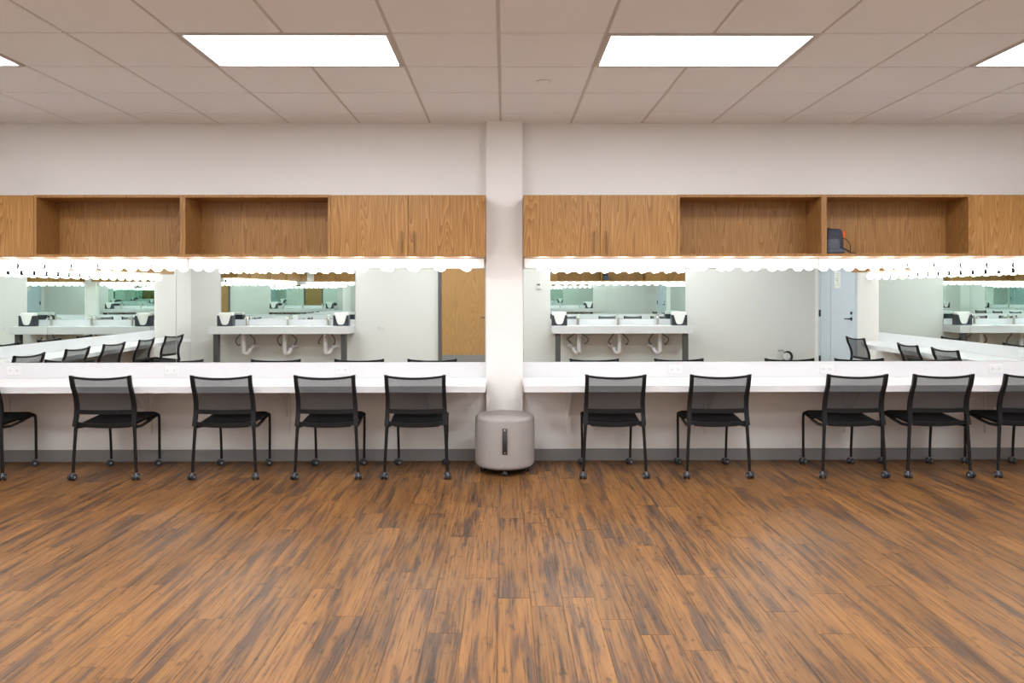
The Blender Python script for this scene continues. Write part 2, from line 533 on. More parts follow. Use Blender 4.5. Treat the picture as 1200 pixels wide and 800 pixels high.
mirror('right', 1.72, 3.848, MZ0, MZ1, 'right side wall mirror nearer the blue-grey door')
mirror('back', -5.11, -2.685, 0.972, 1.818, 'mirror over the left sink counter on the far wall')
mirror('back', 0.833, 3.27, 0.972, 1.818, 'mirror over the right sink counter on the far wall')

# ------------------------------------------------------------------ vanity light bars
BP = 0.2265
bm = bmesh.new()
lathe(bm, [(0, -0.048)] + [(0.048 * sin(pi * k / 9), -0.048 * cos(pi * k / 9)) for k in range(1, 8)] + [(0.019, 0.045), (0.018, 0.052), (0, 0.052)], 14,
      Matrix.Rotation(-pi / 2, 4, 'X'))
bulb_me = mesh_of(bm, 'globe_bulb', M['bulb'], True)
bm = bmesh.new()
lathe(bm, [(0, 0), (0.025, 0), (0.025, 0.040), (0, 0.040)], 14, Matrix.Rotation(-pi / 2, 4, 'X'))
sock_me = mesh_of(bm, 'socket', M['black_plastic'], True)
def light_bar(side, s0, s1, bulbs, label, z=1.664):
    c = (s0 + s1) / 2; hw = abs(s1 - s0) / 2
    t = thing('vanity_light', label, 'light bar', at_wall(side, c, z), ROT[side], 'globe bulb vanity light bars')
    quick('raceway', M['white'], t, (-hw + 0.002, hw - 0.002, -0.050, -0.001, 0, 0.084), bev=0.003)
    sgn = {'front': 1, 'left': 1, 'right': -1, 'back': -1}[side]
    for b in bulbs:
        u = (b - c) * sgn
        bo = link('globe_bulb', bulb_me, t, (u, -0.050 - 0.026 - 0.050, 0.024))
        link('socket', sock_me, bo, (0, 0.035, 0))
B = [0.33 + BP * k for k in range(23)]
light_bar('front', -2.708, -0.17, [-b for b in B[:11]], 'glowing globe bulb bar under the cabinets left of the pillar')
light_bar('front', XL + 0.06, -2.712, [-b for b in B[11:]], 'glowing globe bulb bar under the cabinets at far left')
light_bar('front', 0.17, 2.708, B[:11], 'glowing globe bulb bar under the cabinets right of the pillar')
light_bar('front', 2.712, XR - 0.06, B[11:], 'glowing globe bulb bar under the cabinets at far right')
BLs = [0.95 + BP * k for k in range(22)]
light_bar('left', 0.86, 3.44, BLs[:11], 'globe bulb bar on the left side wall nearer the sinks')
light_bar('left', 3.444, 5.85, BLs[11:21], 'globe bulb bar on the left side wall nearer the corner')
BRs = [1.70 + BP * k for k in range(19)]
light_bar('right', 1.60, 3.85, BRs[:10], 'globe bulb bar on the right side wall nearer the door')
light_bar('right', 3.854, 5.85, BRs[10:18], 'globe bulb bar on the right side wall nearer the corner')

light_bar('back', 0.85, 3.25, [0.92 + BP * k for k in range(11)], 'globe bulb bar over the mirror of the right sink counter', 1.822)
light_bar('back', -5.10, -2.70, [-5.03 + BP * k for k in range(11)], 'globe bulb bar over the mirror of the left sink counter', 1.822)

# ------------------------------------------------------------------ wall cabinets
CZ0, CH, CD, CT = 1.751, 0.508, 0.33, 0.022
def carcass_boxes(hw, front):
    return ((-hw, -hw + CT, front, 0, 0, CH), (hw - CT, hw, front, 0, 0, CH),
            (-hw + CT, hw - CT, front, 0, CH - CT, CH), (-hw + CT, hw - CT, front, 0, 0, CT))
def double_cabinet(side, s0, s1, label, n=2):
    c = (s0 + s1) / 2; hw = abs(s1 - s0) / 2 - 0.0005
    t = thing('wall_cabinet', label, 'cabinet', at_wall(side, c, CZ0), ROT[side], 'closed oak wall cabinets')
    quick('carcass', M['oak_in'], t, *carcass_boxes(hw, -CD + 0.021), (-hw + CT, hw - CT, -0.012, 0, CT, CH - CT))
    for k in range(n):
        a = -hw + 2 * hw * k / n + 0.0015; b = -hw + 2 * hw * (k + 1) / n - 0.0015
        d = quick('cabinet_door', M['oak'], t, (a, b, -CD, -CD + 0.020, 0.0015, CH - 0.006), bev=0.001)
        hx = b - 0.050 if k % 2 == 0 else a + 0.050
        bm = bmesh.new()
        tube(bm, [(hx, -CD, 0.035), (hx, -CD - 0.022, 0.035)], 0.004, 8)
        tube(bm, [(hx, -CD, 0.195), (hx, -CD - 0.022, 0.195)], 0.004, 8)
        tube(bm, [(hx, -CD - 0.024, 0.024), (hx, -CD - 0.024, 0.206)], 0.0055, 8)
        obj('handle', bm, M['bronze'], d, smooth=True)
    return t
def cubby(side, s0, s1, label):
    c = (s0 + s1) / 2; hw = abs(s1 - s0) / 2 - 0.0005
    t = thing('open_cubby', label, 'cabinet', at_wall(side, c, CZ0), ROT[side], 'open oak wall cubbies')
    for nm, b in zip(('side_panel', 'side_panel', 'top_panel', 'bottom_panel'), carcass_boxes(hw, -CD)):
        quick(nm, M['oak_in'], t, b, bev=0.001)
    bm = bmesh.new(); box(bm, -hw + CT, hw - CT, -0.020, 0, CT, CH - CT)
    obj('back_panel', bm, M['oak_in'], t)
    return t
CX = [0.157, 1.423, 2.634, 3.849, 5.125]
double_cabinet('front', -CX[1], -0.152, 'closed two-door oak wall cabinet just left of the pillar')
cubby('front', -CX[2], -CX[1], 'empty open oak cubby beside the cabinet left of the pillar')
cubby('front', -CX[3], -CX[2], 'empty open oak cubby nearer the left edge of the photo')
double_cabinet('front', -CX[4], -CX[3], 'closed oak wall cabinet cut by the left edge of the photo')
double_cabinet('front', CX[0], CX[1], 'closed two-door oak wall cabinet just right of the pillar')
cubby('front', CX[1], CX[2], 'empty open oak cubby beside the cabinet right of the pillar')
cubby('front', CX[2], CX[3], 'open oak cubby holding a navy backpack')
double_cabinet('front', CX[3], CX[4], 'closed oak wall cabinet cut by the right edge of the photo')
for k in range(4):
    a = 0.85 + 1.275 * k
    double_cabinet('left', a, a + 1.275, 'oak cabinet on the left side wall, %s from the sinks' % ('first', 'second', 'third', 'fourth')[k])
for k in range(3):
    a = 1.52 + 1.475 * k
    double_cabinet('right', a, a + 1.475, 'oak cabinet on the right side wall, %s from the door' % ('first', 'second', 'third')[k])

# ------------------------------------------------------------------ counters
KZ0, KZ1, KD = 0.668, 0.722, 0.58
def bracket(t, u):
    bm = bmesh.new()
    box(bm, u - 0.019, u + 0.019, -0.024, 0, 0.235, KZ0 - 0.001)
    box(bm, u - 0.019, u + 0.019, -0.46, -0.008, KZ0 - 0.010, KZ0 - 0.001)
    v = [bm.verts.new(p) for p in ((u - 0.003, -0.008, 0.36), (u - 0.003, -0.008, KZ0 - 0.010), (u - 0.003, -0.30, KZ0 - 0.010),
                                   (u + 0.003, -0.008, 0.36), (u + 0.003, -0.008, KZ0 - 0.010), (u + 0.003, -0.30, KZ0 - 0.010))]
    for f in ((0, 1, 2), (3, 5, 4), (0, 3, 4, 1), (1, 4, 5, 2), (2, 5, 3, 0)):
        bm.faces.new([v[i] for i in f])
    obj('support_bracket', bm, M['wall'], t)
def counter(side, s0, s1, label, brs, clip=None):
    c = (s0 + s1) / 2; hw = abs(s1 - s0) / 2
    t = thing('makeup_counter', label, 'counter', at_wall(side, c, 0), ROT[side], 'white make-up counters')
    bm = bmesh.new()
    if clip:
        prism(bm, clip(hw), KZ0, KZ1)
    else:
        box(bm, -hw, hw, -KD, 0, KZ0, KZ1, bev=0.003)
    obj('worktop', bm, M['counter'], t)
    quick('backsplash', M['counter'], t, (-hw, hw, -0.018, 0, KZ1, 0.8535), bev=0.002)
    sgn = -1 if side == 'right' else 1
    for b in brs:
        bracket(t, (b - c) * sgn)
counter('front', XL, -0.150, 'long white make-up counter left of the pillar', [-0.64, -1.87, -3.06, -4.28])
counter('front', 0.155, XR, 'long white make-up counter right of the pillar', [0.555, 1.755, 2.97, 4.19])
counter('left', 0.85, YF - KD - 0.002, 'white make-up counter along the left side wall', [1.6, 2.8, 4.0, 5.2])
counter('right', 1.72, YF - KD - 0.002, 'white make-up counter with clipped corner along the right side wall', [2.6, 3.8, 5.0],
        clip=lambda hw: [(-hw, 0), (-hw, -KD), (hw - 0.75, -KD), (hw - 0.60, -KD + 0.05), (hw - 0.05, -0.30), (hw, -0.22), (hw, 0)])

# outlets on the backsplash
bm = bmesh.new(); box(bm, -0.060, 0.060, -0.006, 0, -0.037, 0.037, bev=0.002)
op_me = mesh_of(bm, 'cover_plate', M['plate'])
bm = bmesh.new()
box(bm, -0.016, 0.016, -0.008, -0.006, -0.014, 0.014, bev=0.001)
os_me = mesh_of(bm, 'socket', M['plate'])
bm = bmesh.new()
for zz in (-0.006, 0.006):
    box(bm, -0.007, 0.002, -0.0087, -0.008, zz - 0.0013, zz + 0.0013)
box(bm, 0.006, 0.011, -0.0087, -0.008, -0.0025, 0.0025)
sl_me = mesh_of(bm, 'slots', M['slot'])
def outlet(side, s, off, z, label, rotated=True, grp='white duplex outlets'):
    p = Vector(at_wall(side, s, z))
    d = {'front': (0, -off, 0), 'left': (off, 0, 0), 'right': (-off, 0, 0), 'back': (0, off, 0)}[side]
    t = thing('power_outlet', label, 'outlet', p + Vector(d), ROT[side], grp)
    pl = link('cover_plate', op_me, t)
    for sx in (-0.028, 0.028):
        so = link('socket', os_me, t, (sx, 0, 0))
        link('slots', sl_me, so)
    if not rotated:
        t.rotation_euler = (0, pi / 2, ROT[side])
    return t
for s, lab in ((-4.22, 'white outlet in the backsplash at far left'), (-2.87, 'white outlet in the left backsplash, second from the pillar'),
               (-1.40, 'white outlet in the backsplash nearest the pillar on its left'), (1.475, 'white outlet in the backsplash nearest the pillar on its right'),
               (2.79, 'white outlet in the right backsplash, second from the pillar'), (4.26, 'white outlet in the backsplash at far right')):
    outlet('front', s, 0.018, 0.790, lab)
outlet('right', 4.75, 0.018, 0.790, 'white outlet in the backsplash of the right side wall')

# ------------------------------------------------------------------ chairs
def caster_parts(t, x, y, turn):
    bm = bmesh.new()
    tube(bm, [(0, 0, 0.074), (0, 0, 0.038)], 0.0075, 8)
    box(bm, -0.006, 0.006, -0.020, 0.014, 0.024, 0.046, bev=0.003)
    lathe(bm, [(0, -0.0275), (0.010, -0.0275), (0.010, 0.0275), (0, 0.0275)], 10, Matrix.Translation((0, -0.008, 0.026)) @ Matrix.Rotation(pi / 2, 4, 'Y'))
    c = obj('caster', bm, M['hub'], t, (x, y, 0), True)
    c.rotation_euler = (0, 0, turn)
    for s in (-1, 1):
        link('wheel', WHEEL, c, (s * 0.0165, -0.008, 0.026))
bm = bmesh.new()
lathe(bm, [(0.011, -0.009), (0.020, -0.010), (0.0245, -0.0075), (0.026, -0.004), (0.026, 0.004), (0.0245, 0.0075), (0.020, 0.010), (0.011, 0.009)], 18, Matrix.Rotation(pi / 2, 4, 'Y'))
WHEEL = mesh_of(bm, 'wheel', M['wheel'], True)

def back_xy(u, z):
    """surface of the backrest: u in -1..1, z height -> (x, y)"""
    k = max(0.0, min(1.0, (z - 0.43) / 0.385))
    half = 0.232 - 0.006 * k - 0.004 * sin(pi * k)
    yy = -0.238 + 0.028 * sin(pi * min(1, k * 1.25)) - 0.058 * k ** 1.6
    return u * half, yy - 0.022 * (1 - u * u)
def back_z(u, z):
    k = max(0.0, min(1.0, (z - 0.43) / 0.385))
    return z - (0.017 * k * k) * (1 - u * u)

def make_chair(label, loc, rotz):
    t = thing('mesh_chair', label, 'chair', loc, rotz, 'black mesh-back caster chairs')
    # seat: dished pad with waterfall front
    def seat_pt(u, v):
        x_half = 0.205 + 0.018 * v
        uu = u * 2 - 1
        xx = x_half * uu
        yy = -0.225 + 0.435 * v
        edge = (1 - abs(uu) ** 6)
        zz = 0.436 + 0.030 * v - 0.012 * (1 - uu * uu) * (1 - v) - 0.035 * max(0, (v - 0.82) / 0.18) ** 2
        return xx, yy, zz, edge
    bm = bmesh.new()
    nu, nv = 14, 12
    top, bot = [], []
    for i in range(nu + 1):
        a, b = [], []
        for j in range(nv + 1):
            xx, yy, zz, e = seat_pt(i / nu, j / nv)
            rim = min(1, min(i, nu - i, j, nv - j) / 1.0)
            a.append(bm.verts.new((xx, yy, zz + (0.012 if rim else 0.0))))
            b.append(bm.verts.new((xx * 0.98, yy * 0.985, zz - (0.034 if rim else 0.014))))
        top.append(a); bot.append(b)
    for i in range(nu):
        for j in range(nv):
            bm.faces.new((top[i][j], top[i + 1][j], top[i + 1][j + 1], top[i][j + 1]))
            bm.faces.new((bot[i][j], bot[i][j + 1], bot[i + 1][j + 1], bot[i + 1][j]))
    for i in range(nu):
        bm.faces.new((top[i][0], bot[i][0], bot[i + 1][0], top[i + 1][0]))
        bm.faces.new((top[i][nv], top[i + 1][nv], bot[i + 1][nv], bot[i][nv]))
    for j in range(nv):
        bm.faces.new((top[0][j], top[0][j + 1], bot[0][j + 1], bot[0][j]))
        bm.faces.new((top[nu][j], bot[nu][j], bot[nu][j + 1], top[nu][j + 1]))
    obj('seat', bm, M['seat'], t, smooth=True)
    # back frame: two flat uprights, top rail, middle rail and lower rail, all following the curve
    bm = bmesh.new()
    def strip(pts_fn, n, half_w, half_t, along_x):
        """rectangular-section bar; half_w in the sheet, half_t across it"""
        prev = None
        for i in range(n + 1):
            s = i / n
            px, py, pz = pts_fn(s)
            hw = half_w(s) if callable(half_w) else half_w
            if along_x:
                ring = [(px, py - half_t, pz - hw), (px, py + half_t, pz - hw), (px, py + half_t, pz + hw), (px, py - half_t, pz + hw)]
            else:
                ring = [(px - hw, py - half_t, pz), (px + hw, py - half_t, pz), (px + hw, py + half_t, pz), (px - hw, py + half_t, pz)]
            ring = [bm.verts.new(p) for p in ring]
            if prev:
                for k in range(4):
                    bm.faces.new((prev[k], prev[(k + 1) % 4], ring[(k + 1) % 4], ring[k]))
            else:
                bm.faces.new(ring[::-1])
            prev = ring
        bm.faces.new(prev)
    for sg in (-1, 1):
        strip(lambda s: (*back_xy(sg * 0.985, 0.418 + 0.40 * s), back_z(sg, 0.418 + 0.40 * s)), 14, lambda s: 0.0165 - 0.003 * s, 0.011, False)
    def rail(z0):
        return lambda s: (*back_xy(2 * s - 1, z0), back_z(2 * s - 1, z0))
    strip(rail(0.810), 14, 0.0085, 0.009, True)
    strip(rail(0.530), 14, 0.0165, 0.008, True)
    strip(lambda s: (back_xy(2 * s - 1, 0.435)[0], back_xy(2 * s - 1, 0.435)[1] + 0.012, 0.4385 - 0.014 * (1 - (2 * s - 1) ** 2)), 14, 0.0135, 0.010, True)
    for sg in (-1, 1):          # flared ears at the top corners
        xx, yy = back_xy(sg, 0.815)
        tube(bm, [(xx - sg * 0.01, yy, 0.812), (xx + sg * 0.012, yy - 0.004, 0.818)], [0.009, 0.006], 8)
    bmesh.ops.remove_doubles(bm, verts=bm.verts, dist=1e-5)
    obj('back_frame', bm, M['black_plastic'], t, smooth=True)
    bm = bmesh.new()
    def mp(u, v):
        uu = (u * 2 - 1) * 0.95
        z = 0.542 + v * 0.268
        xx, yy = back_xy(uu, z)
        return xx, yy, back_z(uu, z)
    grid_sheet(bm, mp, 12, 8)
    obj('mesh_panel', bm, M['mesh'], t, smooth=True)
    # legs: rear legs splay out, front legs near vertical; the side rail runs up under the seat
    for sg in (-1, 1):
        bm = bmesh.new()
        tube(bm, smooth_pts([(sg * 0.226, -0.226, 0.44), (sg * 0.232, -0.230, 0.33), (sg * 0.240, -0.234, 0.17), (sg * 0.245, -0.235, 0.058)], 4), [0.0135] * 4 + [0.0125] * 5 + [0.0115] * 4, 10)
        obj('leg', bm, M['black_metal'], t, smooth=True)
        bm = bmesh.new()
        tube(bm, smooth_pts([(sg * 0.205, 0.090, 0.418), (sg * 0.208, 0.185, 0.434), (sg * 0.2085, 0.213, 0.425), (sg * 0.208, 0.222, 0.36), (sg * 0.204, 0.232, 0.17), (sg * 0.203, 0.235, 0.058)], 4), 0.0105, 10)
        obj('leg', bm, M['black_metal'], t, smooth=True)
        bm = bmesh.new()
        tube(bm, [(sg * 0.205, 0.105, 0.424), (sg * 0.206, 0.06, 0.412), (sg * 0.218, -0.10, 0.398), (sg * 0.224, -0.205, 0.408)], 0.012, 8)
        obj('seat_rail', bm, M['black_metal'], t, smooth=True)
        caster_parts(t, sg * 0.245, -0.235, random.uniform(-0.9, 0.9))
        caster_parts(t, sg * 0.203, 0.235, random.uniform(-1.2, 1.2))
    bm = bmesh.new(); tube(bm, [(-0.205, 0.08, 0.420), (0.205, 0.08, 0.420)], 0.009, 8)
    obj('cross_bar', bm, M['black_metal'], t, smooth=True)
    return t

CY = 5.895
front_chairs = [
    (-4.15, 0.0, 'black mesh-back caster chair cut by the left edge of the photo'),
    (-3.113, 0.0, 'black mesh-back caster chair, fourth to the left of the pillar'),
    (-2.185, 0.0, 'black mesh-back caster chair, third to the left of the pillar'),
    (-1.388, 0.0, 'black mesh-back caster chair, second to the left of the pillar'),
    (-0.690, 0.0, 'black mesh-back caster chair next to the ottoman on its left'),
    (0.862, 0.0, 'black mesh-back caster chair next to the ottoman on its right'),
    (1.674, 0.0, 'black mesh-back caster chair, second to the right of the pillar'),
    (2.737, 0.0, 'black mesh-back caster chair, third to the right of the pillar'),
    (3.407, 0.0, 'black mesh-back caster chair, fourth to the right of the pillar'),
    (4.115, 0.0, 'black mesh-back caster chair cut by the right edge of the photo')]
chair0 = make_chair(front_chairs[0][2], (front_chairs[0][0], CY, 0), 0)
for xx, rz, lab in front_chairs[1:]:
    dup(chair0, lab, (xx, CY, 0), rz)
o5 = ('first', 'second', 'third', 'fourth', 'fifth')
for k, yy in enumerate((1.59, 2.48, 3.29, 4.09, 4.94)):
    dup(chair0, 'mesh-back chair at the left side counter, %s from the sinks' % o5[k], (XL + 0.39, yy, 0), pi / 2 + (0.12, -0.05, 0.04, 0, 0.03)[k])
for k, yy in enumerate((2.36, 3.71, 4.44)):
    dup(chair0, 'mesh-back chair at the right side counter, %s from the door' % o5[k], (XR - 0.39, yy, 0), -pi / 2 + (-0.06, 0.04, -0.03)[k])

# ------------------------------------------------------------------ ottoman
t = thing('ottoman', 'round grey felt ottoman with dark leather strap in front of the pillar', 'ottoman', (0.003, 5.925, 0))
bm = bmesh.new()
R, Z0, Z1 = 0.240, 0.055, 0.468
prof = [(0, Z0), (R - 0.03, Z0)]
prof += [(R - 0.03 + 0.03 * sin(a), Z0 + 0.03 - 0.03 * cos(a)) for a in [pi / 2 * k / 5 for k in range(1, 6)]]
prof += [(R + 0.002, 0.20), (R + 0.003, 0.30)]
prof += [(R - 0.032 + 0.032 * cos(a), Z1 - 0.035 + 0.028 * sin(a)) for a in [pi / 2 * k / 6 for k in range(0, 7)]]
prof += [(R - 0.08, Z1 - 0.003), (R - 0.14, Z1), (0, Z1 + 0.002)]
lathe(bm, prof, 48)
obj('upholstery', bm, M['felt'], t, smooth=True)
bm = bmesh.new()
pts = [(0.225, 0), (0.24, 0.002), (0.27, 0.012), (0.31, 0.019), (0.35, 0.019), (0.38, 0.010), (0.405, 0.002), (0.42, 0)]
zs = [0.185, 0.198, 0.215, 0.245, 0.30, 0.345, 0.372, 0.388]
prev = None
for (q, off), z in zip(pts, zs):
    yy = -(R + 0.004 + off)
    r4 = [bm.verts.new(p) for p in ((-0.019, yy - 0.002, z), (0.019, yy - 0.002, z), (0.019, yy + 0.002, z), (-0.019, yy + 0.002, z))]
    if prev:
        for k in range(4):
            bm.faces.new((prev[k], prev[(k + 1) % 4], r4[(k + 1) % 4], r4[k]))
    else:
        bm.faces.new(r4[::-1])
    prev = r4
bm.faces.new(prev)
st = obj('strap_handle', bm, M['leather'], t, smooth=True)
for z in (0.199, 0.375):
    bm = bmesh.new()
    lathe(bm, [(0, 0.006), (0.004, 0.005), (0.0065, 0.002), (0.0065, 0), (0, 0)], 14, Matrix.Translation((0, -(R + 0.008), z)) @ Matrix.Rotation(pi / 2, 4, 'X'))
    obj('rivet', bm, M['brass'], st, smooth=True)
bm = bmesh.new(); lathe(bm, [(0, 0.042), (R - 0.045, 0.042), (R - 0.045, 0.056), (0, 0.056)], 32)
obj('base_plate', bm, M['black_plastic'], t)
for k in range(4):
    a = -pi / 2 + k * pi / 2
    bm = bmesh.new()
    tube(bm, [(0, 0, 0.043), (0, 0, 0.03)], 0.009, 8)
    box(bm, -0.004, 0.004, -0.018, 0.012, 0.014, 0.038, bev=0.002)
    c = obj('caster', bm, M['chrome'], t, ((R - 0.062) * cos(a), (R - 0.062) * sin(a), 0))
    for s in (-1, 1):
        wh = link('wheel', WHEEL, c, (s * 0.0135, -0.004, 0.0195))
        wh.scale = (0.8, 0.75, 0.75)

# ------------------------------------------------------------------ backpack in the right cubby
bz = CZ0 + CT + 0.002
t = thing('backpack', 'slumped navy backpack with orange patch standing in the open cubby', 'backpack', (2.755, 6.12, bz))
def blob(cx, cy, cz, hx, hy, hz, p=3.2, n=18, m=12, lean=0.0, taper=0.0):
    bm = bmesh.new()
    def f(a, e):
        def sp(v):
            return math.copysign(abs(v) ** (2 / p), v)
        z = sp(sin(e)); k = 1 - taper * max(0, z)
        return Vector((cx + hx * k * sp(cos(e)) * sp(cos(a)) + lean * z, cy + hy * k * sp(cos(e)) * sp(sin(a)), cz + hz * z))
    rings = []
    for j in range(m + 1):
        e = -pi / 2 + pi * j / m
        if j in (0, m):
            rings.append([bm.verts.new(f(0, e))])
        else:
            rings.append([bm.verts.new(f(2 * pi * i / n, e)) for i in range(n)])
    for a, b in zip(rings, rings[1:]):
        for k in range(n):
            k2 = (k + 1) % n
            if len(a) == 1:
                bm.faces.new((a[0], b[k2], b[k]))
            elif len(b) == 1:
                bm.faces.new((a[k], a[k2], b[0]))
            else:
                bm.faces.new((a[k], a[k2], b[k2], b[k]))
    return bm
obj('body', blob(0, 0, 0.107, 0.082, 0.11, 0.106, p=5.5, taper=0.06), M['navy'], t, smooth=True)
obj('front_pocket', blob(-0.02, -0.106, 0.075, 0.056, 0.020, 0.050, p=4), M['navy2'], t, smooth=True)
obj('lower_panel', blob(0.0, -0.09, 0.022, 0.080, 0.034, 0.021, p=4), M['navy2'], t, smooth=True)
bm = bmesh.new(); tube(bm, smooth_pts([(-0.075, -0.02, 0.195), (-0.06, -0.03, 0.222), (-0.02, -0.03, 0.214), (0.02, -0.02, 0.205)], 5), 0.006, 6)
obj('grab_handle', bm, M['navy'], t, smooth=True)
ob_ = obj('side_pouch', blob(0.092, -0.02, 0.163, 0.030, 0.03, 0.036, p=2.6), M['orange'], t, smooth=True)
ob_['label'] = 'orange pouch at its side'
bm = bmesh.new(); tube(bm, smooth_pts([(0.080, -0.03, 0.135), (0.115, -0.05, 0.125), (0.143, -0.06, 0.085), (0.150, -0.06, 0.045), (0.146, -0.05, 0.008)], 6), 0.0028, 6)
obj('strap', bm, M['black_plastic'], t, smooth=True)
bm = bmesh.new(); tube(bm, smooth_pts([(0.070, -0.07, 0.055), (0.105, -0.08, 0.035), (0.140, -0.09, 0.010), (0.175, -0.09, 0.006)], 6), 0.006, 6)
obj('strap', bm, M['leather'], t, smooth=True)

# ------------------------------------------------------------------ sink counters on the far wall
def sink_counter(x0, x1, lab, sinks, tow):
    c = (x0 + x1) / 2; hw = (x1 - x0) / 2
    t = thing('sink_counter', lab, 'counter', (c, YB + 0.001, 0), 0, 'white sink counters')
    D = 0.50
    Z0_, Z1_ = 0.735, 0.867
    bm = bmesh.new()
    box(bm, -hw, hw, D - 0.03, D, Z0_, Z1_, bev=0.002)                       # front apron
    box(bm, -hw, -hw + 0.03, 0, D - 0.03, Z0_, Z1_)
    box(bm, hw - 0.03, hw, 0, D - 0.03, Z0_, Z1_)
    obj('apron', bm, M['counter'], t)
    # top with three basin openings
    cuts = sorted(s - c for s in sinks)
    bm = bmesh.new()
    BW, B0, B1 = 0.22, 0.14, 0.42
    box(bm, -hw + 0.03, hw - 0.03, 0, B0, Z1_ - 0.025, Z1_)
    box(bm, -hw + 0.03, hw - 0.03, B1, D - 0.03, Z1_ - 0.025, Z1_)
    edges = [-hw + 0.03] + [e for q in cuts for e in (q - BW, q + BW)] + [hw - 0.03]
    for i in range(0, len(edges), 2):
        box(bm, edges[i], edges[i + 1], B0, B1, Z1_ - 0.025, Z1_)
    obj('countertop', bm, M['counter'], t)
    quick('backsplash', M['counter'], t, (-hw, hw, 0, 0.02, Z1_, 0.970), bev=0.002)
    for sg in (-1, 1):
        u = sg * (hw - 0.105)
        quick('leg', M['post'], t, (u - 0.044, u + 0.044, D - 0.14, D - 0.05, 0, Z0_ if abs(sg) else 0), bev=0.003)
    for q in cuts:
        bm = bmesh.new()
        def bp(u, v):
            a, b = u * 2 - 1, v * 2 - 1
            d = (1 - abs(a) ** 4) * (1 - abs(b) ** 4)
            return q + a * BW, (B0 + B1) / 2 + b * (B1 - B0) / 2, Z1_ - 0.006 - 0.115 * d ** 0.6
        grid_sheet(bm, bp, 14, 12)
        obj('basin', bm, M['white'], t, smooth=True)
        inward = -1 if c > 0 else 1
        bm = bmesh.new()
        tube(bm, smooth_pts([(q, 0.26, 0.745), (q, 0.26, 0.62), (q, 0.26, 0.47), (q, 0.26, 0.405), (q + inward * 0.03, 0.235, 0.375),
                             (q + inward * 0.065, 0.20, 0.40), (q + inward * 0.085, 0.17, 0.46)], 5), 0.037, 12)
        tube(bm, smooth_pts([(q + inward * 0.085, 0.17, 0.46), (q + inward * 0.11, 0.12, 0.485), (q + inward * 0.16, 0.02, 0.49)], 5), 0.033, 12)
        tr = obj('drain_trap', bm, M['pvc'], t, smooth=True)
        for k, sg in enumerate((-1, 1)):
            r = random.Random(int((q + c) * 100) + k)
            j = lambda: r.uniform(-0.025, 0.025)
            bm = bmesh.new()
            tube(bm, smooth_pts([(q + sg * 0.05, 0.10, 0.74), (q + sg * (0.10 + j()), 0.14 + j(), 0.69), (q + sg * (0.17 + j()), 0.15, 0.60 + j()),
                                 (q + sg * (0.14 + j()), 0.11, 0.53 + j()), (q + sg * 0.13, 0.045, 0.545)], 6), 0.0095, 7)
            obj('supply_hose', bm, M['hose'], tr, smooth=True)
            bm = bmesh.new()
            tube(bm, [(q + sg * 0.13, 0.0, 0.545), (q + sg * 0.13, 0.055, 0.545)], 0.016, 10)
            tube(bm, [(q + sg * 0.13, 0.055, 0.545), (q + sg * 0.13, 0.075, 0.545)], 0.026, 10)
            obj('shutoff_valve', bm, M['pvc'], tr, smooth=True)
    return t
SINK_R = [1.32, 2.04, 2.755]; SINK_L = [-4.60, -3.88, -3.16]
sink_counter(0.833, 3.275, 'white three-sink counter on dark posts, right in the mirrors', SINK_R, None)
sink_counter(-5.125, -2.695, 'white three-sink counter on dark posts, left in the mirrors', SINK_L, None)

def make_faucet(lab, loc):
    t = thing('faucet', lab, 'faucet', loc, 0, 'metal sink faucets')
    bm = bmesh.new()
    lathe(bm, [(0, 0), (0.030, 0), (0.030, 0.006), (0.022, 0.010), (0.021, 0.15), (0.018, 0.155), (0, 0.155)], 16)
    obj('body', bm, M['steel'], t, smooth=True)
    bm = bmesh.new(); tube(bm, smooth_pts([(0, 0.01, 0.118), (0, 0.07, 0.132), (0, 0.12, 0.125), (0, 0.128, 0.108)], 5), 0.0115, 10)
    obj('spout', bm, M['steel'], t, smooth=True)
    bm = bmesh.new(); tube(bm, [(0, 0, 0.155), (0, 0, 0.170)], 0.012, 10); tube(bm, [(0, 0, 0.168), (0.05, -0.006, 0.182)], [0.008, 0.006], 8)
    obj('lever', bm, M['steel'], t, smooth=True)
    return t
f0 = None
for side_, xs in (('left', SINK_L), ('right', SINK_R)):
    for k, xx in enumerate(xs):
        lab = 'nickel faucet on the %s sink counter, %s' % (side_, ('at its left basin', 'at its middle basin', 'at its right basin')[k])
        loc = (xx, YB + 0.085, 0.868)
        f0 = make_faucet(lab, loc) if f0 is None else dup(f0, lab, loc) and f0

